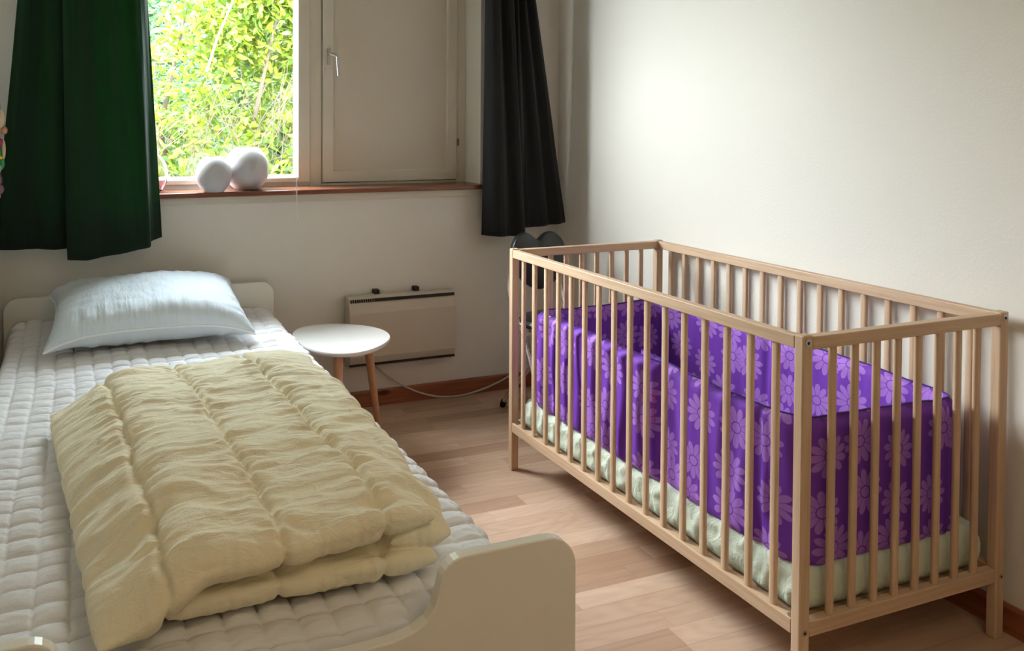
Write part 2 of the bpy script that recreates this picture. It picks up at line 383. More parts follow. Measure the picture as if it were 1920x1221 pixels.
# window_1 : glazed casement on the left
FY = 2.135                                        # front of the fixed frame
w1 = tag(thing('window_1', 'wide clear window pane in a white painted frame', None, (-1.02, FY, .966)), None, kind='structure')
g = G(); g.box(WX0, -.433, WY+.146, FY+.07, .9445, .967); g.box(WX0, -1.53, FY, FY+.07, .966, WZ1); g.box(-.492, -.433, FY, FY+.07, .966, WZ1)
g.box(-1.53, -.492, FY, FY+.07, .966, .985); g.box(-1.53, -.492, FY, FY+.07, WZ1-.03, WZ1)
g.box(-1.55, -.45, 2.172, FY+.07, .966, 1.0); g.box(-1.55, -1.50, 2.172, FY+.07, .97, WZ1); g.box(-.52, -.45, 2.172, FY+.07, .97, WZ1); g.box(-1.55, -.45, 2.172, FY+.07, WZ1-.06, WZ1)
g.out('window_frame', paint, w1, bevel=.002)
CYF = 2.120
gx0, gx1, gz0, gz1 = -1.47, -.556, 1.016, 2.07    # glass edges
def casement(x0, x1, z0, z1, gx0, gx1, gz0, gz1, yf, d, name, par, mat, chamfer=.012):
    g = G()
    def ring(a, b, c, dd, y): return [(a, y, c), (b, y, c), (b, y, dd), (a, y, dd)]
    rings = [ring(x0, x1, z0, z1, yf+d), ring(x0, x1, z0, z1, yf+.002), ring(x0+.002, x1-.002, z0+.002, z1-.002, yf),
             ring(gx0-chamfer, gx1+chamfer, gz0-chamfer, gz1+chamfer, yf), ring(gx0, gx1, gz0, gz1, yf+.014), ring(gx0, gx1, gz0, gz1, yf+d)]
    v = [p for r in rings for p in r]; f = []
    k = len(rings)
    for i in range(k):
        for j in range(4):
            a = i*4+j; b = i*4+(j+1) % 4; c = ((i+1) % k)*4+(j+1) % 4; e = ((i+1) % k)*4+j; f.append((a, b, c, e))
    g.add(v, f); return g.out(name, mat, par)
casement(-1.53, -.492, .985, WZ1-.03, gx0, gx1, gz0, gz1, CYF, .05, 'casement_frame', w1, paint)
G().box(gx0-.004, gx1+.004, 2.150, 2.154, gz0-.004, gz1+.004).out('glass_pane', glass_m, w1)
# window_2 : solid casement on the right
w2 = tag(thing('window_2', 'solid painted casement with recessed panel beside the glazed window', None, (-.1, FY, .966)), None, kind='structure')
g = G(); g.box(-.432, WX1, WY+.146, FY+.07, .9445, .967); g.box(.235, WX1, FY, FY+.07, .966, WZ1); g.box(-.433, .235, FY, FY+.07, .966, .976); g.box(-.433, .235, FY, FY+.07, WZ1-.03, WZ1)
g.box(-.47, .28, 2.167, FY+.07, .966, 1.0); g.box(-.47, -.40, 2.167, FY+.07, .97, WZ1); g.box(.20, .28, 2.167, FY+.07, .97, WZ1); g.box(-.47, .28, 2.167, FY+.07, WZ1-.06, WZ1)
g.out('window_frame', paint, w2, bevel=.002)
casement(-.431, .232, .980, WZ1-.03, -.378, .180, 1.034, 2.07, CYF, .045, 'casement_frame', w2, paint, .005)
g = G().box(-.385, .187, 2.132, 2.165, 1.028, 2.075).out('panel', panel_m, w2)
hb = G(); hb.box(-.4135, -.3975, 2.114, 2.1205, 1.507, 1.578, .001)
hbo = hb.out('handle', steel, w2)
g = G(); g.tube([(-.4055, 2.115, 1.553), (-.4055, 2.088, 1.553)], .0085, 14); g.tube([(-.4055, 2.088, 1.553), (-.390, 2.078, 1.548), (-.378, 2.073, 1.540)], .0065, 10)
g.tube([(-.378, 2.073, 1.549), (-.3755, 2.073, 1.50), (-.371, 2.073, 1.455)], .0075, 10, ry=.005); g.out('grip', steel, hbo, True)
g = G(); g.tube([(.2345, 2.113, 1.14), (.2345, 2.113, 1.172)], .005, 8); g.tube([(.2345, 2.113, 1.155), (.2345, 2.113, 1.158)], .0065, 8); g.out('hinge', hinge_m, w2)
g = G(); g.tube([(.2345, 2.113, 1.90), (.2345, 2.113, 1.935)], .005, 8); g.out('hinge', hinge_m, w2)
# outer sill + exterior ground
struct(G().box(-9, 9, WY+.31, 14, -.35, -.25).out('ground', soil_m))

# ------------------------------------------------------------------ shrubs outside
def leaves(n, inside, size, spread, droop=.3, wratio=.42):
    """numpy leaf cloud: each leaf 6 vertices, folded along its rib"""
    P = inside(n); n = len(P)
    d = rng.normal(size=(n, 3)); d[:, 2] = d[:, 2]*.6-droop; d[:, 1] -= .25
    d /= np.linalg.norm(d, axis=1)[:, None]
    up = rng.normal(size=(n, 3))*.55+np.array([0, -.6, .7]); s = np.cross(d, up); s /= np.linalg.norm(s, axis=1)[:, None]
    nn = np.cross(s, d); L = size*(1+spread*rng.uniform(-1, 1, n))[:, None]; W = L*wratio*.5
    v = np.stack([P, P+d*L*.33+s*W*.9-nn*W*.25, P+d*L*.68+s*W*.8-nn*W*.3-nn*L*.03, P+d*L-nn*L*.12, P+d*L*.68-s*W*.8-nn*W*.3-nn*L*.03, P+d*L*.33-s*W*.9-nn*W*.25], 1)
    mid = P+d*L*.5+nn*W*.15
    v = np.concatenate([v, mid[:, None]], 1).reshape(-1, 3)
    base = np.arange(n)[:, None]*7
    f = np.concatenate([base+np.array([[0, 1, 6]]), base+np.array([[1, 2, 6]]), base+np.array([[2, 3, 6]]), base+np.array([[3, 4, 6]]), base+np.array([[4, 5, 6]]), base+np.array([[5, 0, 6]])], 0)
    return v, f
def fast_mesh(name, v, f, mat, parent):
    me = bpy.data.meshes.new(name); v = v-np.array(wpos(parent))
    me.vertices.add(len(v)); me.vertices.foreach_set('co', v.ravel().astype(np.float32))
    k = f.shape[1]; me.loops.add(f.size); me.loops.foreach_set('vertex_index', f.ravel().astype(np.int32))
    me.polygons.add(len(f)); me.polygons.foreach_set('loop_start', np.arange(0, f.size, k, dtype=np.int32)); me.polygons.foreach_set('loop_total', np.full(len(f), k, np.int32))
    me.update(calc_edges=True); me.materials.append(mat)
    o = bpy.data.objects.new(name, me); C.objects.link(o); o.parent = parent; return o
def blobs(cs):
    cs = np.array(cs, float)                       # x y z rx ry rz
    w = cs[:, 3]*cs[:, 4]*cs[:, 5]; w = w**.7; w /= w.sum()
    def f(n):
        i = rng.choice(len(cs), n, p=w); d = rng.normal(size=(n, 3)); d /= np.linalg.norm(d, axis=1)[:, None]
        r = rng.uniform(.55, 1.05, n)**.6
        p = cs[i, :3]+d*cs[i, 3:]*r[:, None]
        p = p+np.array([0, 0, 0]); return p[(p[:, 2] > -.25) & (p[:, 1] > 2.6)]
    return f
def twigs(n, box, base_z, r=.006, seed=1):
    rr = random.Random(seed); g = G()
    for i in range(n):
        x = rr.uniform(box[0], box[1]); y = rr.uniform(box[2], box[3]); z = rr.uniform(box[4], box[5])
        p = Vector((x, y, z)); d = Vector((rr.uniform(-.6, .6), rr.uniform(-.5, .1), rr.uniform(.2, 1))).normalized(); pts = [p]
        for k in range(5):
            d = (d+Vector((rr.uniform(-.35, .35), rr.uniform(-.3, .3), rr.uniform(-.25, .25)))).normalized(); p = p+d*rr.uniform(.06, .14); pts.append(p)
        g.tube(pts, [r*(1-.15*k) for k in range(6)], 5)
    return g
shr = thing('laurel_shrub', 'bright yellow-green leafy shrub filling the view through the window', 'shrub', (-.6, 4.0, -.25))
bl = []
rb = random.Random(3)
for x in np.arange(-3.4, 1.6, .42):
    for z in np.arange(-.1, 2.0 if x > -.72 else 1.72, .40):
        bl.append((x+rb.uniform(-.12, .12), 3.95+rb.uniform(-.22, .22)+.12*z, z+rb.uniform(-.1, .1), rb.uniform(.26, .4), rb.uniform(.2, .34), rb.uniform(.22, .34)))
for x, z in ((-.6, 1.95), (-.5, 2.15), (-.2, 2.3), (.2, 2.2), (.6, 2.4), (.1, 2.6), (-.35, 2.55), (1, 2.2), (-.1, 1.9), (.2, 1.8)): bl.append((x, 4.15, z, .36, .3, .34))
v, f = leaves(38000, blobs(bl), .070, .35, .35); fast_mesh('foliage', v, f, leaf_yellow, shr)
g = twigs(150, (-1.3, .3, 3.55, 3.85, .75, 1.25), 0, .0035, 5)
for x, y in ((-1.5, 4.0), (-.9, 4.1), (-.3, 4.0), (.4, 4.1)): g.tube([(x, y, -.25), (x+.05, y, .5), (x-.05, y+.05, 1.2), (x+.12, y, 2.0)], [.03, .025, .018, .008], 7)
g.tube([(-.72, 3.62, 1.55), (-.66, 3.6, 1.75), (-.58, 3.58, 1.95), (-.5, 3.6, 2.2)], [.009, .008, .006, .005], 6)
g.out('branches', twig_m, shr, True)
con = thing('conifer_tree', 'blue-green feathery conifer behind the yellow shrub, upper left of the window view', 'tree', (-1.0, 5.6, -.25))
def conifer(n):
    t = rng.uniform(0, 1, n); r = (1-t)*1.5+.1; a = rng.uniform(0, 2*PI, n); q = np.sqrt(rng.uniform(.3, 1, n))
    return np.stack([-1.25+r*q*np.cos(a), 5.6+r*q*np.sin(a)*.6, 0+t*4.4-.1*r*q], 1)
v, f = leaves(22000, conifer, .085, .4, .15, .16); fast_mesh('foliage', v, f, leaf_green, con)
g = G(); g.tube([(-1.25, 5.6, -.25), (-1.25, 5.6, 2), (-1.22, 5.6, 4.2)], [.09, .06, .02], 8); g.out('trunk', twig_m, con, True)
hd = thing('garden_hedge', 'dense green hedge at the back of the garden behind the shrub', 'hedge', (0, 7.6, -.25))
def hedge(n):
    return np.stack([rng.uniform(-5, 5, n), 7.3+rng.uniform(-.5, .3, n), rng.uniform(-.25, 3.1, n)+.25*np.sin(rng.uniform(0, 6, n))], 1)
v, f = leaves(16000, hedge, .13, .3, .2, .5); fast_mesh('foliage', v, f, leaf_far, hd)
G().box(-5, 5, 7.4, 7.9, -.25, 2.75).out('hedge_core', leaf_far, hd)

# ------------------------------------------------------------------ curtains
def curtain(name, label, cols, ztop, mat, amp, sd):
    """cols: (x_at_1.8, y_top, x_bottom, y_bottom, z_bottom) from left to right in plan"""
    c = np.array(cols, float); k = len(c); nu, nv = 130, 60
    t = np.linspace(0, k-1, nu); i0 = np.clip(t.astype(int), 0, k-2); fr = t-i0
    # Catmull-Rom through the plan points
    def cat(a):
        p0 = a[np.clip(i0-1, 0, k-1)]; p1 = a[i0]; p2 = a[i0+1]; p3 = a[np.clip(i0+2, 0, k-1)]
        return .5*((2*p1)+(-p0+p2)*fr+(2*p0-5*p1+4*p2-p3)*fr**2+(-p0+3*p1-3*p2+p3)*fr**3)
    q = [cat(c[:, j]) for j in range(4)]; zb = c[:, 4][i0]*(1-fr)+c[:, 4][i0+1]*fr
    V = []; 
    for j in range(nv):
        s = j/(nv-1)
        for i in range(nu):
            z = zb[i]+(ztop-zb[i])*s; h = (z-zb[i])/(1.8-zb[i])
            x = q[2][i]+(q[0][i]-q[2][i])*h; y = q[3][i]+(q[1][i]-q[3][i])*min(h, 1.2)
            y += amp*nz(i*.09+sd, z*1.3, 2)+.25*amp*nz(i*.35, z*3, 7); x += .3*amp*nz(i*.12, z*1.5, sd+9)
            if s == 0: y += .002
            V.append((x, y, z))
    o = obj(name, V, grid_faces(nu, nv), mat, None, True)
    md = o.modifiers.new('cloth_thickness', 'SOLIDIFY'); md.thickness = .003; md.offset = 0
    return o
cg = curtain('curtain', None, [(-1.655, 1.89, -1.752, 1.90, .782), (-1.62, 1.865, -1.69, 1.88, .782), (-1.58, 1.88, -1.61, 1.895, .780), (-1.545, 1.86, -1.535, 1.89, .775), (-1.50, 1.885, -1.455, 1.915, .775),
     (-1.515, 1.865, -1.495, 1.865, .742), (-1.49, 1.83, -1.485, 1.845, .738), (-1.45, 1.845, -1.43, 1.85, .735), (-1.40, 1.87, -1.37, 1.865, .742), (-1.36, 1.84, -1.31, 1.85, .752), (-1.30, 1.865, -1.25, 1.86, .762), (-1.25, 1.85, -1.205, 1.85, .770),
     (-1.225, 1.875, -1.195, 1.885, .79), (-1.208, 1.90, -1.155, 1.905, .800)], 2.28, curtain_green, .015, 1.0)
tag(cg, 'dark green curtain hanging at the left side of the window', 'curtain', 'window curtains')
cb = curtain('curtain', None, [(.262, 1.90, .250, 1.905, .742), (.268, 1.86, .275, 1.865, .742), (.30, 1.85, .33, 1.85, .738), (.335, 1.885, .385, 1.87, .736), (.345, 1.845, .43, 1.85, .735), (.375, 1.85, .452, 1.865, .735),
     (.385, 1.885, .435, 1.89, .745), (.40, 1.85, .455, 1.90, .765), (.42, 1.885, .50, 1.90, .767), (.44, 1.85, .555, 1.885, .770), (.465, 1.885, .60, 1.895, .775), (.49, 1.86, .645, 1.885, .778), (.518, 1.90, .690, 1.90, .782)], 2.28, curtain_black, .008, 4.0)
tag(cb, 'charcoal curtain flaring beside the right wall, above the heart-backed chair', 'curtain', 'window curtains')
struct(G().tube([(LX+.02, 1.885, 2.285), (RX-.01, 1.885, 2.285)], .011, 12).out('trim_3', steel, smooth=True))

# pull cord of the window blind
g = G(); g.tube([(-.602+.007*t*0, 1.932, 2.28-(2.28-.862)*t/12) for t in range(13)], .0017, 6)
co = g.out('pull_cord', cord_m, None, True); tag(co, 'thin white pull cord hanging straight down in front of the window sill', 'cord')
g = G(); g.tube([(-.602, 1.932, .865), (-.602, 1.932, .858), (-.602, 1.932, .846)], [.002, .004, .0035], 8); g.out('cord_knob', cord_m, co, True)

# ------------------------------------------------------------------ vases
def ball_vase(x, y, r, h, label):
    zb = .966; prof = []
    c = h*.5; a0 = math.radians(60); q = c/math.sin(a0)
    for i in range(25):
        a = -a0+2*a0*i/24; prof.append((r*math.cos(a), c+q*math.sin(a)))
    rim = prof[-1][0]
    outer = [(0, prof[0][1])]+prof
    inner = [(rim-.004, prof[-1][1]+.001), (rim-.007, prof[-1][1]-.004)]+[(max(.001, (r-.006)*math.cos(a)), c+(q-.006)*math.sin(a)) for a in np.linspace(a0*.95, -a0*.97, 14)]+[(0, prof[0][1]+.006)]
    o = G().lathe(outer+inner, (x, y, zb), 56).out('ball_vase', ceramic, None, True, loc=(x, y, zb))
    return tag(o, label, 'vase', 'white ball vases on the window sill')
ball_vase(-.941, 1.972, .0735, .142, 'smaller white ball-shaped ceramic vase on the window sill')
ball_vase(-.789, 2.052, .0945, .176, 'larger white ball-shaped ceramic vase on the window sill')
gv = []; zb = .966; prof = [(.0, 0), (.022, 0), (.03, .006), (.044, .035), (.052, .07), (.050, .10), (.038, .128), (.018, .148), (.014, .158), (.022, .175)]
inn = [(.020, .175), (.012, .158), (.016, .148), (.036, .127), (.048, .10), (.050, .07), (.042, .036), (.028, .010), (0, .008)]
g = G().lathe(prof+inn, (-1.165, 2.052, zb), 60)
V = []
for (x, y, z) in g.v:
    a = math.atan2(y-2.052, x+1.165); k = 1+.022*math.sin(14*a+20*(z-zb)); V.append((-1.165+(x+1.165)*k, 2.052+(y-2.052)*k, z))
g.v = V; o = g.out('glass_vase', vase_glass_m, None, True, loc=(-1.165, 2.052, zb)); tag(o, 'clear glass vase with ribbed pink base, half hidden by the green curtain', 'vase')

# ------------------------------------------------------------------ panel heater
ht = thing('panel_heater', 'slim cream electric panel heater mounted low on the wall below the solid casement', 'heater', (-.12, WY, .20))
hx0, hx1 = -.378, .122
g = G(); g.prism([(WY-.012, .207), (WY-.012, .498), (1.925, .500), (1.921, .492), (1.900, .432), (1.900, .244), (1.912, .214), (1.920, .207)], 0, hx0, hx1); g.out('body', heater_m, ht, bevel=.002)
g = G(); g.prism([(1.9185, .490), (1.9145, .478), (1.910, .478), (1.913, .491)], 0, -.262, hx1-.003); g.out('outlet_slot', dark_m, ht)
for i in range(11):
    x = -.371+i*.0100
    g = G(); g.prism([(1.9185, .490), (1.9145, .477), (1.910, .477), (1.914, .490)], 0, x, x+.0055); g.out('louvre_slot', dark_m, ht)
g = G(); g.box(hx0+.002, hx1-.003, 1.905, 1.925, .205, .2125); g.out('inlet_slot', dark_m, ht)
g = G(); g.box(hx0, hx1-.004, 1.935, WY, .190, .207, .001); g.out('lower_lip', heater_m, ht)
g = G(); g.box(-.247, -.222, 1.955, WY, .499, .518, .001); g.out('mounting_bracket', dark_m, ht)
g = G(); g.box(-.057, -.033, 1.955, WY, .499, .518, .001); g.out('mounting_bracket', dark_m, ht)
g = G(); g.tube([(hx1+.004, 1.95, .49), (hx1+.006, 1.93, .47), (hx1+.008, 1.93, .26), (hx1+.003, 1.93, .215), (hx1, 1.95, .20)], .0018, 6); g.out('side_wire', hinge_m, ht, True)
# cable
pts = []
cp = [(-.255, 1.965, .205), (-.233, 1.962, .176), (-.152, 1.962, .108), (-.05, 1.962, .050), (.03, 1.96, .020), (.095, 1.958, .008), (.17, 1.956, .0045), (.243, 1.957, .012), (.33, 1.96, .030), (.41, 1.963, .056), (.50, 1.963, .10), (.56, 1.966, .17)]
def spline(cp, m=8):
    a = [Vector(p) for p in cp]; out = []
    for i in range(len(a)-1):
        p0 = a[max(0, i-1)]; p1 = a[i]; p2 = a[i+1]; p3 = a[min(len(a)-1, i+2)]
        for j in range(m):
            t = j/m; out.append(.5*((2*p1)+(-p0+p2)*t+(2*p0-5*p1+4*p2-p3)*t*t+(-p0+3*p1-3*p2+p3)*t**3))
    return out+[a[-1]]
o = G().tube(spline(cp), .0042, 8).out('power_cable', cable_m, ht, True); o['label'] = 'pale grey power cable sagging along the baseboard'
g = G(); g.box(.535, .605, 1.957, WY, .17, .24, .004); so = g.out('wall_socket', ceramic); tag(so, 'white wall socket low in the corner behind the cot', 'socket')

# ------------------------------------------------------------------ side table
tb = thing('side_table', 'small white pebble-shaped side table on three beech legs beside the bed', 'table', (-.525, 1.58, 0))
n = 64; prof = []
def pebble(s, a):
    r = .205*(1+.055*math.cos(3*(a-2.2)))*s
    return (-.523+r*math.cos(a)*.90, 1.585+r*math.sin(a)*1.02)
layers = [(.955, .418), (.985, .420), (1.0, .4265), (.998, .431), (.985, .434)]
V = []; Fc = []
for s, z in layers: V += [(*pebble(s, 2*PI*i/n), z) for i in range(n)]
for k in range(len(layers)-1): Fc += [(k*n+i, k*n+(i+1) % n, (k+1)*n+(i+1) % n, (k+1)*n+i) for i in range(n)]
Fc += [tuple(range(n))[::-1], tuple((len(layers)-1)*n+i for i in range(n))]
G().add(V, Fc).out('tabletop', table_m, tb, True)
for top, bot in (((-.405, 1.615, .418), (-.308, 1.745, 0)), ((-.575, 1.45, .418), (-.612, 1.36, 0)), ((-.62, 1.69, .418), (-.68, 1.80, 0))):
    a, b = Vector(top), Vector(bot); G().tube([a, a.lerp(b, .5), b], [.0175, .0155, .0115], 18).out('leg', leg_wood, tb, True, loc=a)

# ------------------------------------------------------------------ heart chair
ch = thing('heart_chair', 'black chair with a heart-shaped back and chrome tube frame behind the cot', 'chair', (.375, 1.58, 0))
def heart(n=60):
    o = []
    for i in range(n):
        t = PI/2-2*PI*i/n; dt = (math.degrees(t)-90+180) % 360-180; r = .5*(1-.36*math.exp(-(dt/17)**2)+.06*math.exp(-((abs(dt)-42)/26)**2))
        sn = math.sin(t); o.append((r*math.cos(t)*(.93+.10*sn-(.10*sn*sn if sn < 0 else 0)), r*sn))
    return o
hp = heart(); hx, hz, hy = .386, .668, 1.655; V = []; Fc = []; n = len(hp)
lay = [(.90, -.016), (.975, -.012), (1.0, 0), (.975, .012), (.90, .016)]
for s, d in lay: V += [(hx+p[0]*.285*s, hy+d+(.10)*(p[1]*.255)*s+.10*(p[0]*.285)**2*-3, hz+p[1]*.255*s) for p in hp]
for k in range(len(lay)-1): Fc += [(k*n+i, k*n+(i+1) % n, (k+1)*n+(i+1) % n, (k+1)*n+i) for i in range(n)]
c0 = len(V); V += [(hx, hy-.022, hz), (hx, hy+.020, hz)]
Fc += [(c0, (i+1) % n, i) for i in range(n)]+[(c0+1, 4*n+i, 4*n+(i+1) % n) for i in range(n)]
G().add(V, Fc).out('backrest', black_vinyl, ch, True)
g = G(); g.lathe([(0, 0), (.140, 0), (.150, .006), (.152, .014), (.145, .026), (.12, .034), (0, .037)], (.378, 1.49, .427), 40); g.out('seat', black_vinyl, ch, True)
g = G(); g.lathe([(0, 0), (.146, 0), (.154, .003), (.155, .010), (.150, .014), (0, .014)], (.378, 1.49, .414), 40); g.out('seat_rim', chrome, ch, True)
for sx, x0, x1 in ((-1, .290, .262), (1, .462, .492)):
    g = G(); g.tube(spline([(x1+.004, 1.672, .62), (x1-.012*sx*-1, 1.66, .53), (x1, 1.60, .43), (x1, 1.42, .12), (x1, 1.355, .012)]), .0095, 12); g.out('front_leg', chrome, ch, True)
    g = G(); g.tube(spline([(x0+.01, 1.40, .413), (x0+.004, 1.55, .25), (x0, 1.70, .10), (x0, 1.775, .018)]), .0095, 12); lg = g.out('rear_leg', chrome, ch, True)
    g = G(); g.tube([(x0, 1.766, .030), (x0, 1.777, .010), (x0, 1.779, .001)], [.013, .0135, .011], 12); g.out('foot_cap', rubber, lg, True)
    g = G(); g.tube([(x1, 1.366, .030), (x1, 1.355, .001)], .013, 12); g.out('foot_cap', rubber, lg, True)

# ------------------------------------------------------------------ cot
W_, L_, HH, PX, PY = .661, 1.230, .80, .0287, .023
cot = thing('cot', 'beech wood baby cot with open slatted sides against the right wall', 'cot', (W_/2, L_/2, 0))
def screw(x, z, par, r=.0085):
    g = G(); g.tube([(x, 0.0005, z), (x, -.0015, z)], r, 20); s = g.out('screw', steel, par, True); s['label'] = 'metal screw head'
    G().tube([(x, -.0012, z), (x, -.0022, z)], r*.45, 6).out('screw_socket', dark_m, s)
posts = []
for i, (x, y) in enumerate(((0, 0), (W_-PX, 0), (0, L_-PY), (W_-PX, L_-PY))):
    g = G().box(x, x+PX, y, y+PY, 0, HH, .003); p = g.out('corner_post', beech[2], cot, loc=(x+PX/2, y+PY/2, 0)); posts.append(p)
screw(.0135, .784, posts[0]); screw(.0145, .153, posts[0], .006); screw(W_-.0145, .786, posts[1]); screw(W_-.0125, .154, posts[1], .006)
def rails(z0, z1, nm):
    for x in (0.0, W_-.024): G().box(x, x+.024, PY, L_-PY, z0, z1, .002).out(nm, beech[1], cot, loc=(x+.012, L_/2, z0))
    for y in (0.0, L_-.023): G().box(PX, W_-PX, y, y+.023, z0, z1, .002).out(nm, beech[0], cot, loc=(W_/2, y+.0115, z0))
rails(.768, .7965, 'top_rail'); rails(.141, .1735, 'bottom_rail')
def slat_mesh(wide_axis):
    g = G(); k = 16; v = []
    for z in (.172, .770):
        for j in range(k):
            a = 2*PI*j/k; ca, sa = math.cos(a), math.sin(a)
            e = lambda c: math.copysign(abs(c)**.75, c)
            u, w = .0098*e(ca), .0062*e(sa)
            v.append((w, u, z) if wide_axis == 1 else (u, w, z))
    f = [(j, (j+1) % k, k+(j+1) % k, k+j) for j in range(k)]+[tuple(range(k))[::-1], tuple(range(k, 2*k))]
    return g.add(v, f)
s0 = slat_mesh(1).out('slat', beech[2], None, True); s1 = slat_mesh(0).out('slat', beech[2], None, True)
first = {0: True, 1: True}
def put(src, x, y, key):
    o = src if first[key] else src.copy()
    if not first[key]: C.objects.link(o)
    first[key] = False
    o.parent = cot; o.location = Vector((x, y, 0))-cot.location
for x in (.012, W_-.012):
    for i in range(16): put(s0, x, .0805+i*(1.150-.0805)/15, 0)
for y in (.0115, L_-.0115):
    for i in range(8): put(s1, .099+i*(.566-.099)/7, y, 1)
G().box(.026, W_-.026, .026, L_-.026, .148, .158).out('mattress_base', beech[0], cot)
g = G(); g.tube([(.010, .034, .1735), (.010, .034, .1765)], .006, 10); g.tube([(.016, .030, .1735), (.016, .030, .178)], .0045, 8); f_ = g.out('metal_fitting', steel, cot)
g = G(); g.tube([(.012, L_-.040, .1735), (.012, L_-.040, .1765)], .006, 10); g.out('metal_fitting', steel, cot)

# cot mattress in a pale green sheet
def rounded_slab(x0, x1, y0, y1, z0, z1, rc, re, nu, nv, disp=None):
    """closed slab: plan corners radius rc, vertical edge radius re; returns verts faces"""
    # profile around: param ring by v from bottom to top, perimeter by u; top closed with grid-like rings
    per = []
    def cor(cx, cy, a0):
        return [(cx+rc*math.cos(a0+PI/2*k/8), cy+rc*math.sin(a0+PI/2*k/8)) for k in range(9)]
    def line(p, q, m): return [(p[0]+(q[0]-p[0])*k/m, p[1]+(q[1]-p[1])*k/m) for k in range(1, m)]
    c1 = cor(x1-rc, y0+rc, -PI/2); c2 = cor(x1-rc, y1-rc, 0); c3 = cor(x0+rc, y1-rc, PI/2); c4 = cor(x0+rc, y0+rc, PI)
    per = c1+line(c1[-1], c2[0], nv)+c2+line(c2[-1], c3[0], nu)+c3+line(c3[-1], c4[0], nv)+c4+line(c4[-1], c1[0], nu)
    n = len(per); cx, cy = (x0+x1)/2, (y0+y1)/2; rings = []
    def ins(p, d):
        sx = (x1-x0-2*d)/(x1-x0); sy = (y1-y0-2*d)/(y1-y0); return (cx+(p[0]-cx)*sx, cy+(p[1]-cy)*sy)
    prof = [(re, 0)]+[(re-re*math.sin(PI/2*k/4), re-re*math.cos(PI/2*k/4)) for k in range(1, 5)]
    hh = z1-z0
    prof += [(0, re+(hh-2*re)*k/5) for k in range(1, 6)]+[(re-re*math.cos(PI/2*k/4), hh-re+re*math.sin(PI/2*k/4)) for k in range(1, 5)]
    for d, z in prof: rings.append([(*ins(p, d), z0+z) for p in per])
    m = min(x1-x0, y1-y0)/2-.01
    for k in range(1, 16): rings.append([(*ins(p, re+(m-re)*k/15), z1) for p in per])
    V = [p for r in rings for p in r]; Fc = grid_faces(n, len(rings), True); Fc.append(tuple(range(n))[::-1]); Fc.append(tuple((len(rings)-1)*n+j for j in range(n)))
    return V, Fc
V, Fc = rounded_slab(.032, W_-.014, .030, L_-.026, .159, .270, .035, .035, 60, 110)
V2 = []
for (x, y, z) in V:
    s = 1 if z < .262 else .25
    w = abs(nz(x*26+z*20, y*26, z*6))*.013*s
    cx, cy = (W_/2, L_/2); dx = 1 if x > cx else -1; dy = 1 if y > cy else -1
    ex = max(0, 1-min(x-.032, W_-.014-x)/.04); ey = max(0, 1-min(y-.030, L_-.026-y)/.04)
    V2.append((x-dx*w*ex, y-dy*w*ey*-1*-1, z+.004*nz(x*9, y*9, 1)*(1 if z > .2 else 0)))
mt_ = obj('cot_mattress', V2, Fc, sheet_m, None, True, loc=(W_/2, L_/2, .159))
tag(mt_, 'thin cot mattress in a crumpled pale green fitted sheet inside the wooden cot', 'mattress')

# purple daisy bumper
def arc(cx, cy, r, a0, a1, k=10): return [(cx+r*math.cos(a0+(a1-a0)*i/k), cy+r*math.sin(a0+(a1-a0)*i/k)) for i in range(k+1)]
path = [(.085, .62), (.083, .55), (.066, .46), (.056, .38)]
path += [(.053, y) for y in (.3, .2, .13)]+arc(.098, .093, .045, PI, 1.5*PI)+[(x, .048) for x in (.18, .28, .38, .46)]+arc(.52, .088, .040, 1.5*PI, 2*PI)
path += [(.567, .18), (.577, .28), (.583, .4), (.583, .6), (.580, .8), (.575, .95)]+arc(.528, 1.09, .047, 0, PI/2)+[(.42, 1.14), (.3, 1.142), (.2, 1.138)]+arc(.103, 1.085, .050, PI/2, PI)
path += [(.052, 1.0), (.051, .9), (.050, .8), (.050, .7), (.050, .6), (.052, .54), (.054, .498)]
pp = [Vector((p[0], p[1], 0)) for p in path]; sp = []
for a_, b_ in zip(pp[:-1], pp[1:]):
    k_ = max(1, round((b_-a_).length/.006)); sp += [a_.lerp(b_, q/k_) for q in range(k_)]
sp.append(pp[-1])
for _ in range(10): sp = [sp[0]]+[(sp[i-1]+sp[i]*2+sp[i+1])/4 for i in range(1, len(sp)-1)]+[sp[-1]]
ac = [0]
for i in range(1, len(sp)): ac.append(ac[-1]+(sp[i]-sp[i-1]).length)
tot = ac[-1]; ns_ = 420
def at(s):
    s = min(max(s, 0), tot-1e-6)
    lo, hi = 0, len(ac)-1
    while hi-lo > 1:
        m = (lo+hi)//2
        if ac[m] <= s: lo = m
        else: hi = m
    t = (s-ac[lo])/(ac[hi]-ac[lo]+1e-9); p = sp[lo].lerp(sp[hi], t); d = (sp[hi]-sp[lo]).normalized(); return p, d
Z0, Z1, TH = .258, .592, .017
sec = []                                           # half profile param: (side offset, height, v)
K = 30
for k in range(K+1):                               # outer side, bottom to top
    t = k/K; e = min(t, 1-t); sec.append((1, t, min(1, (e/.06))**.5))
sect = [(+1, t, b) for (_, t, b) in sec]+[(-1, t, b) for (_, t, b) in reversed(sec)]
V = []; UV = []; m = len(sect)
seams = [0, .47, .50, 1.02, 1.62, 2.15, 2.18, 2.68, 2.72, tot]
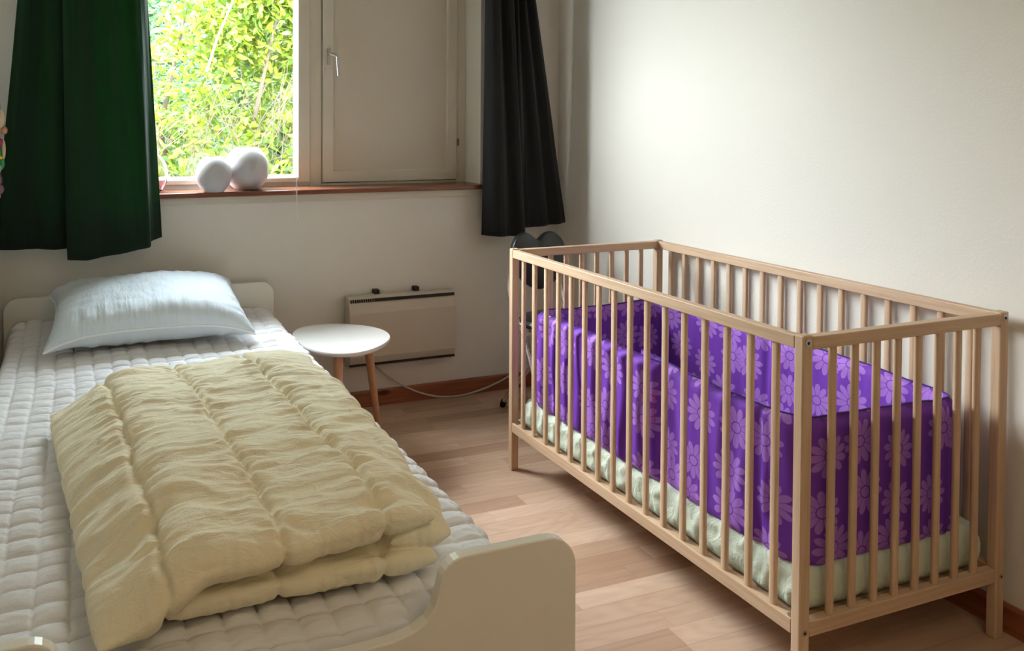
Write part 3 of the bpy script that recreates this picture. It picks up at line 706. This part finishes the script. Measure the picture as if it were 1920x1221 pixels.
for i in range(ns_+1):
    s = tot*i/ns_; p, d = at(s); nrm = Vector((d.y, -d.x, 0))
    endf = min(1, max(.02, min(s, tot-s)/.02))**.5
    ds = min(abs(s-q) for q in seams[1:-1])
    for side, t, b in sect:
        pinch = 1-.55*math.exp(-(ds/.012)**2)
        th = TH*b*endf*pinch*(1.25 if s > tot-.7 else 1)
        w = .006*nz(s*14, t*2.2, side)+.004*nz(s*45, t*3+side, 3)*(.5+.9*math.exp(-(ds/.10)**2))
        zt = Z0+(Z1-Z0)*t; sag = .010*nz(s*2.3, 5, 1)+.004*nz(s*9, 1, 8)
        z = zt+sag*t+.5*sag*(1-t)*.3
        if endf < 1: z = Z0+(z-Z0)*1.0
        q = p+nrm*(side*th*1.0+w); V.append((q.x, q.y, z)); UV.append((s*1.0+(.0 if side > 0 else 3.37), t*(Z1-Z0)+(0 if side > 0 else .41)))
Fc = []
for i in range(ns_):
    for j in range(m): Fc.append((i*m+j, i*m+(j+1) % m, (i+1)*m+(j+1) % m, (i+1)*m+j))
Fc += [tuple(range(m))[::-1], tuple(ns_*m+j for j in range(m))]
bu = thing('cot_bumper', 'padded purple cot bumper printed with lilac daisies, standing inside the cot', 'bumper', (.31, .6, .26))
bo = obj('padding', V, Fc, daisy, bu, True, UV)
tp = [Vector(V[i*m+K]).lerp(Vector(V[i*m+K+1]), .5)+Vector((0, 0, .001)) for i in range(ns_+1)]
G().tube(tp, .0024, 6).out('piping', purple_pipe, bo, True)
for s in (.03, tot-.012):
    p, d = at(s)
ti = Vector((.032, .497, .44)); G().tube(spline([(.036, .497, .52), (.031, .499, .49), (.032, .503, .46), (.034, .50, .43)]), .0012, 8).out('ribbon_tie', plain('red_ribbon', (.35, .01, .06, 1), .6), bu, True)

# ------------------------------------------------------------------ bed
BX0, BX1 = -1.725, -.697; BC = (BX0+BX1)/2
bed = thing('bed', 'white lacquered single bed with curved headboard and footboard', 'bed', (BC, .9, 0))
def board_outline():
    """upper outline from right outer edge to the centre, mirrored; heights z"""
    hw = (BX1-BX0)/2
    r = [(hw, .30), (hw, .530)]+[(hw-.052+.052*math.cos(a), .535+.054*math.sin(a)) for a in np.linspace(.1, PI/2, 8)]
    xo = hw-.203
    r += [(xo, .5888)]
    r += [(xo-.040*math.sin(a), .5888-.040+.040*math.cos(a)) for a in np.linspace(.2, PI/2*.92, 6)]
    r += [(xo-.044, .535), (xo-.050, .516), (xo-.062, .500), (xo-.085, .488), (xo-.118, .4815), (xo-.17, .479), (0, .478)]
    return r
half = board_outline()
outl = [(BC+x, z) for x, z in half]+[(BC-x, z) for x, z in reversed(half[:-1])]
def board(y0, y1, nm):
    low = [(BX0, .30), (BX0+.05, .24), (BX0+.06, 0.0), (BX0, 0.0)]
    o2 = outl[1:-1]; pts = [(BX1, 0.0)]+o2+[(BX0, 0.0), (BX0+.07, 0.0), (BX0+.07, .14), (BX1-.07, .14), (BX1-.07, 0.0)]
    return G().prism(pts, 1, y0, y1).out(nm, white_lac, bed, bevel=.0025)
board(-.184, -.163, 'footboard'); board(1.940, 1.961, 'headboard')
G().box(BX0+.006, BX0+.026, -.163, 1.94, .22, .36, .002).out('side_rail', base_m, bed)
G().box(BX1-.026, BX1-.006, -.163, 1.94, .22, .36, .002).out('side_rail', base_m, bed)
G().box(BX0+.026, BX1-.026, -.163, 1.94, .27, .30).out('slatted_base', beech[0], bed)
mx0, mx1, my0, my1 = -1.70, -.742, -.148, 1.925
V, Fc = rounded_slab(mx0+.01, mx1-.01, my0+.012, my1, .302, .455, .07, .03, 30, 50)
o = obj('mattress', V, Fc, pad_m, None, True, loc=(BC, .9, .302)); tag(o, 'white foam mattress on the bed, beneath the quilted pad', 'mattress')

# quilted mattress pad
Q = .0565
def pad():
    x0, x1, y0, y1 = -1.702, -.722, -.135, 1.925
    nu, nv = 260, 546; V = []
    crx = {'fr': (.36, .20), 'fl': (.07, .06), 'br': (.06, .06), 'bl': (.07, .07)}
    for j in range(nv):
        for i in range(nu):
            x = x0+(x1-x0)*i/(nu-1); y = y0+(y1-y0)*j/(nv-1)
            dmin = min(x-x0, x1-x, y-y0, y1-y)
            px, py = x, y
            for key, sx, sy, ex, ey in (('fr', 1, -1, x1, y0), ('fl', -1, -1, x0, y0), ('br', 1, 1, x1, y1), ('bl', -1, 1, x0, y1)):
                rx, ry = crx[key]; a = ((x-ex)*sx+rx)/rx; b = ((y-ey)*sy+ry)/ry
                if a > 0 and b > 0:
                    k = max(a, b)/math.hypot(a, b); px = ex-sx*rx+sx*a*k*rx; py = ey-sy*ry+sy*b*k*ry
            qx, qy = (px+.004*nz(py*3, 1, 3)+.005)/Q, (py+.004*nz(px*4, py*2, 9))/Q
            bx = abs(math.sin(PI*qx)); by = abs(math.sin(PI*qy))
            puff = .0125*(by**.42)*(bx**.25)-.0028*(math.exp(-(by/.10)**2)+.7*math.exp(-(bx/.08)**2))
            cellr = nz(math.floor(qx)*1.7+.3, math.floor(qy)*2.3+.7, 4)
            puff *= 1+.5*cellr
            cr_ = .0025*nz(px*40, py*90, 2)*by+.0012*nz(px*30, py*160, 6)
            und = .006*nz(px*2.2, py*1.6, 1)+.004*nz(px*6, py*5, 5)
            z = .465+puff+cr_+und
            z += .022*max(0, (py-1.70)/.22)**2*(1+.7*max(0, min(1, (-1.3-px)/.3)))
            # rounded margin
            if dmin < .022:
                t = 1-dmin/.022; z -= .024*(1-math.sqrt(max(0, 1-t*t)))
            if px > x1-.10:
                px += .0045*nz(py*9, 2, 1)+.003*math.sin(PI*qy*2)*max(0, 1-(x1-px)/.04)
            V.append((px, py, z))
    Fc = grid_faces(nu, nv)
    # skirt
    rim = [i for i in range(nu)]+[j*nu+nu-1 for j in range(1, nv)]+[(nv-1)*nu+i for i in range(nu-2, -1, -1)]+[j*nu for j in range(nv-2, 0, -1)]
    b0 = len(V)
    for q in rim: x, y, z = V[q]; V.append((x, y, z-.022))
    b1 = len(V)
    cxx, cyy = (x0+x1)/2, (y0+y1)/2
    for q in rim: x, y, z = V[q]; V.append((x+(cxx-x)*.03, y+(cyy-y)*.015, z-.024))
    k = len(rim)
    for i in range(k): a, b = rim[i], rim[(i+1) % k]; Fc.append((b, a, b0+i, b0+(i+1) % k)); Fc.append((b0+(i+1) % k, b0+i, b1+i, b1+(i+1) % k))
    return V, Fc, rim
V, Fc, rim = pad()
o = obj('mattress_pad', V, Fc, pad_m, None, True, loc=(BC, .9, .44)); tag(o, 'white quilted mattress pad stitched in small squares covering the bed', 'mattress pad')
bpts = [V[q] for q in rim][::3]
G().tube([(x, y, z-.012) for x, y, z in bpts], .0042, 6, closed=True).out('edge_binding', piping_m, o, True)

# ------------------------------------------------------------------ pillow
def pillow():
    nu, nv = 190, 130; hw, hd, T = .345, .235, .084
    c = Vector((-1.222, 1.682, .584)); ang = .16
    V = []; seam = []
    for side in (1, -1):
        for j in range(nv):
            for i in range(nu):
                u = -1+2*i/(nu-1); v = -1+2*j/(nv-1)
                # corners stretch out, edges pull in
                ex = 1-.10*(1-v*v)**1.0*abs(u)**3; ey = 1-.12*(1-u*u)*abs(v)**3
                x = hw*u*ex; y = hd*v*ey
                t = ((1-abs(u)**2.6)*(1-abs(v)**2.6)); t = max(t, 0)**.42
                z = side*T*t*(1.06 if side > 0 else 1.0)
                edge = 1-min(1, t)
                if side > 0: wr = .011*(nz(x*34+2*y, y*5, 3)+.5*abs(nz(x*60, y*9, 5)))*math.exp(-(1-abs(v))/.33)+.011*nz(x*6, y*38, 5)*math.exp(-(1-abs(u))/.22)
                else: wr = .009*nz(x*28, y*7, 8)*(math.exp(-(1-abs(v))/.4)+.1)
                wr += .010*nz(x*5, y*7, side*3)*t+.004*abs(nz(x*22, y*16, 11))*t
                if i in (0, nu-1) or j in (0, nv-1): wr = 0
                z += wr*side
                # lift of seam in the middle, droop at the corners
                z += -.042*(u**4*v*v)*(1 if v < 0 else .6)+(.0 if v > 0 else .004)
                p = Vector((x, y*math.cos(ang)-z*math.sin(ang), y*math.sin(ang)+z*math.cos(ang)))+c
                if p.z < .474: p.z = .474-(.474-p.z)*.08
                V.append(p)
    Fc = grid_faces(nu, nv); n1 = nu*nv; Fc += [tuple(n1+q for q in reversed(f)) for f in grid_faces(nu, nv)]
    rim = [i for i in range(nu)]+[j*nu+nu-1 for j in range(1, nv)]+[(nv-1)*nu+i for i in range(nu-2, -1, -1)]+[j*nu for j in range(nv-2, 0, -1)]
    return V, Fc, [V[q].copy() for q in rim]
V, Fc, rim = pillow()
pl = obj('pillow', V, Fc, pillow_m, None, True, loc=(-1.222, 1.69, .48)); tag(pl, 'plump pale blue pillow with white piping at the head of the bed', 'pillow')
bm = bmesh.new(); bm.from_mesh(pl.data); bmesh.ops.remove_doubles(bm, verts=bm.verts, dist=.0002); bm.to_mesh(pl.data); bm.free()
G().tube(rim[::2], .0044, 7, closed=True).out('piping', piping_m, pl, True)

# ------------------------------------------------------------------ folded duvet
def slab(fx0, fx1, y0f, y1f, zb, zt, nb, n=60, ex=3.2):
    """superellipse slab between left/right edges; functions of v (0 front..1 back) and u"""
    V = []; m = 2*n
    for j in range(n+1):
        v = j/n
        for i in range(m):
            a = 2*PI*i/m; V.append((v, a))
    return V
dv = thing('duvet', 'folded cream yellow quilted duvet lying on the foot half of the bed', 'duvet', (-1.16, .42, .48))
def lerp(a, b, t): return a+(b-a)*t
def mk_slab(name, xl, xr, yf, yb, zb, zt, pw=4.0, nn=90, ):
    """xl,xr: functions of v; yf,yb functions of u; zb,zt functions of (u,v). closed box-like superellipsoid"""
    V = []; Fc = []; nu = nv = nn
    for side in (1, -1):
        for j in range(nv):
            for i in range(nu):
                u = i/(nu-1); v = j/(nv-1); U = 2*u-1; Vv = 2*v-1
                # cosine spacing keeps the rounded edges smooth
                U = math.sin(U*PI/2); Vv = math.sin(Vv*PI/2)
                t = 0 if (i in (0, nu-1) or j in (0, nv-1)) else (max(0, 1-abs(U)**pw)*max(0, 1-abs(Vv)**pw))**.5
                uu, vv = (U+1)/2, (Vv+1)/2
                x = lerp(xl(vv), xr(vv), uu); y = lerp(yf(uu), yb(uu), vv)
                b, tt = zb(uu, vv), zt(uu, vv); mid = (b+tt)/2
                V.append((x, y, mid+side*(tt-b)/2*t))
    Fc = grid_faces(nu, nv); n1 = nu*nv; Fc += [tuple(n1+q for q in reversed(f)) for f in grid_faces(nu, nv)]
    return V, Fc
g = G()
sm = lambda a, b, x: (lambda t: t*t*(3-2*t))(min(1, max(0, (x-a)/(b-a))))
top = mk_slab('t', lambda v: lerp(-1.435, -1.530, v), lambda v: lerp(-.885, -.842, v), lambda u: lerp(-.110, -.045, u), lambda u: lerp(.875, .920, sm(.0, .25, u)),
              lambda u, v: lerp(.474, .535, sm(.12, .32, u)), lambda u, v: .474+lerp(.085, .152, sm(.0, .30, u))-.010*v+.005*math.sin(u*9), 7.0)
g.add(*top)
bot = mk_slab('b', lambda v: -1.36, lambda v: lerp(-.885, -.860, v), lambda u: -.052, lambda u: .86, lambda u, v: .474, lambda u, v: .548, 7.0)
g.add(*bot)
rf = mk_slab('r', lambda v: -.965, lambda v: lerp(-.852, -.834, v), lambda u: -.038, lambda u: .87, lambda u, v: .474, lambda u, v: .616, 3.4)
g.add(*rf)
raw = obj('duvet_raw', g.v, g.f, None)
bm = bmesh.new(); bm.from_mesh(raw.data); bmesh.ops.remove_doubles(bm, verts=bm.verts, dist=.00005); bmesh.ops.recalc_face_normals(bm, faces=bm.faces); bm.to_mesh(raw.data); bm.free()
md = raw.modifiers.new('fuse', 'REMESH'); md.mode = 'VOXEL'; md.voxel_size = .0040
dg = bpy.context.evaluated_depsgraph_get(); me2 = bpy.data.meshes.new_from_object(raw.evaluated_get(dg))
nvx = len(me2.vertices); co = np.zeros(nvx*3, np.float32); me2.vertices.foreach_get('co', co); co = co.reshape(-1, 3)
nr = np.zeros(nvx*3, np.float32); me2.vertex_normals.foreach_get('vector', nr); nr = nr.reshape(-1, 3)
fi = [tuple(p.vertices) for p in me2.polygons]
bpy.data.objects.remove(raw)
lines = [(-1.530, -1.535), (-1.337, -1.400), (-1.155, -1.215), (-.975, -1.030), (-.80, -.845)]       # x at front / back
out = np.empty_like(co)
for i in range(nvx):
    x, y, z = map(float, co[i]); nx, ny, nz_ = map(float, nr[i]); v = (y+.1)/1.0
    wob = .012*nz(y*5, 3, 1)+.006*nz(y*14, 8, 2)
    d = 9; 
    for a, b in lines[1:4]:
        lx = lerp(a, b, v)+wob; d = min(d, abs(x-lx))
    upm = sm(-.2, .6, nz_); topz = sm(.50, .54, z)
    frontm = max(0, -ny)
    near = math.exp(-(d/.038)**2)
    # wrinkles run across the stitch lines (along x), short in y
    wx = x+.03*nz(x*6, y*6, 1); wy = y+.020*nz(x*9, y*5, 4)+.08*(x+1.16)*nz(y*2, 1, 9)
    w = .0062*nz(wx*8, wy*22, .5)+.0075*(1-2*abs(nz(wx*13, wy*44, 2.5)))*(.35+.9*near)+.010*nz(wx*4.5, wy*9.5, 7)+.009*(.5-2*abs(nz(wx*4.2+3, wy*13, 5)))*(1-.6*near)+.0016*nz(wx*40, wy*95, 1)
    w2 = .005*nz(x*20, z*9, 2)+.006*nz(x*8, z*14, y*3)+.0025*(1-2*abs(nz(x*48, z*10, 4)))
    k = w*max(upm, .35)+w2*frontm
    if d < .06:
        k -= (.011*math.exp(-(d/.006)**2)+.004*math.exp(-(d/.02)**2))*(1-.5*frontm)
    k += .002
    if z < .485 and nz_ < .3: k = min(k, 0)*.2
    px, py, pz = x+nx*k, y+ny*k, z+nz_*k
    out[i] = (px, py, max(pz, .479))
o = obj('folded_layers', out, fi, duvet_m, dv, True)

# ------------------------------------------------------------------ wall ornament at the left edge
orn = thing('wall_ornament', 'colourful hanging wall ornament of small painted figures on the left wall beside the green curtain', 'ornament', (LX, 1.74, 1.0))
def pm(n, c, r=.35): return plain(n, c, r)
oy = 1.745
g = G(); 
pts = [(LX+.004+.044*math.cos(a), oy, 1.30+.062*math.sin(a)) for a in np.linspace(-PI/2, PI/2, 18)]
g.tube(pts, .0045, 8); g.out('rim', pm('ornament_green', srgb(120, 160, 140)), orn, True)
g = G(); g.ball((LX+.012, oy+.004, 1.30), .034, .006, .054); g.out('plate', pm('ornament_cream', srgb(214, 208, 180)), orn, True)
def blob(nm, c, r, col): G().ball(c, *r).out(nm, pm('ornament_'+nm+str(len(bpy.data.materials)), col), orn, True)
blob('figure', (LX+.052, oy-.004, 1.262), (.016, .014, .034), srgb(220, 200, 170))
blob('figure', (LX+.028, oy-.010, 1.25), (.016, .014, .028), srgb(230, 215, 190))
blob('ball', (LX+.063, oy-.004, 1.222), (.0125, .0125, .015), srgb(206, 146, 110))
blob('bead', (LX+.030, oy-.006, 1.196), (.013, .012, .013), srgb(180, 40, 50))
blob('figure', (LX+.046, oy-.004, 1.180), (.017, .014, .016), srgb(190, 60, 90))
blob('figure', (LX+.040, oy-.004, 1.145), (.022, .014, .030), srgb(60, 140, 80))
blob('figure', (LX+.062, oy-.006, 1.155), (.007, .010, .034), srgb(226, 200, 170))
blob('leaf', (LX+.045, oy-.012, 1.128), (.016, .008, .008), srgb(226, 190, 60))
blob('figure', (LX+.056, oy-.004, 1.108), (.010, .010, .022), srgb(50, 150, 80))
blob('bead', (LX+.040, oy-.008, 1.092), (.018, .012, .016), srgb(170, 180, 185))
blob('figure', (LX+.040, oy-.004, 1.050), (.018, .013, .026), srgb(110, 80, 84))
blob('figure', (LX+.048, oy-.006, 1.018), (.015, .012, .018), srgb(130, 96, 96))
blob('bead', (LX+.040, oy-.004, .994), (.012, .010, .013), srgb(200, 150, 120))
G().tube([(LX+.024, oy+.010, 1.36), (LX+.030, oy+.010, .985)], .003, 6).out('string', cord_m, orn)
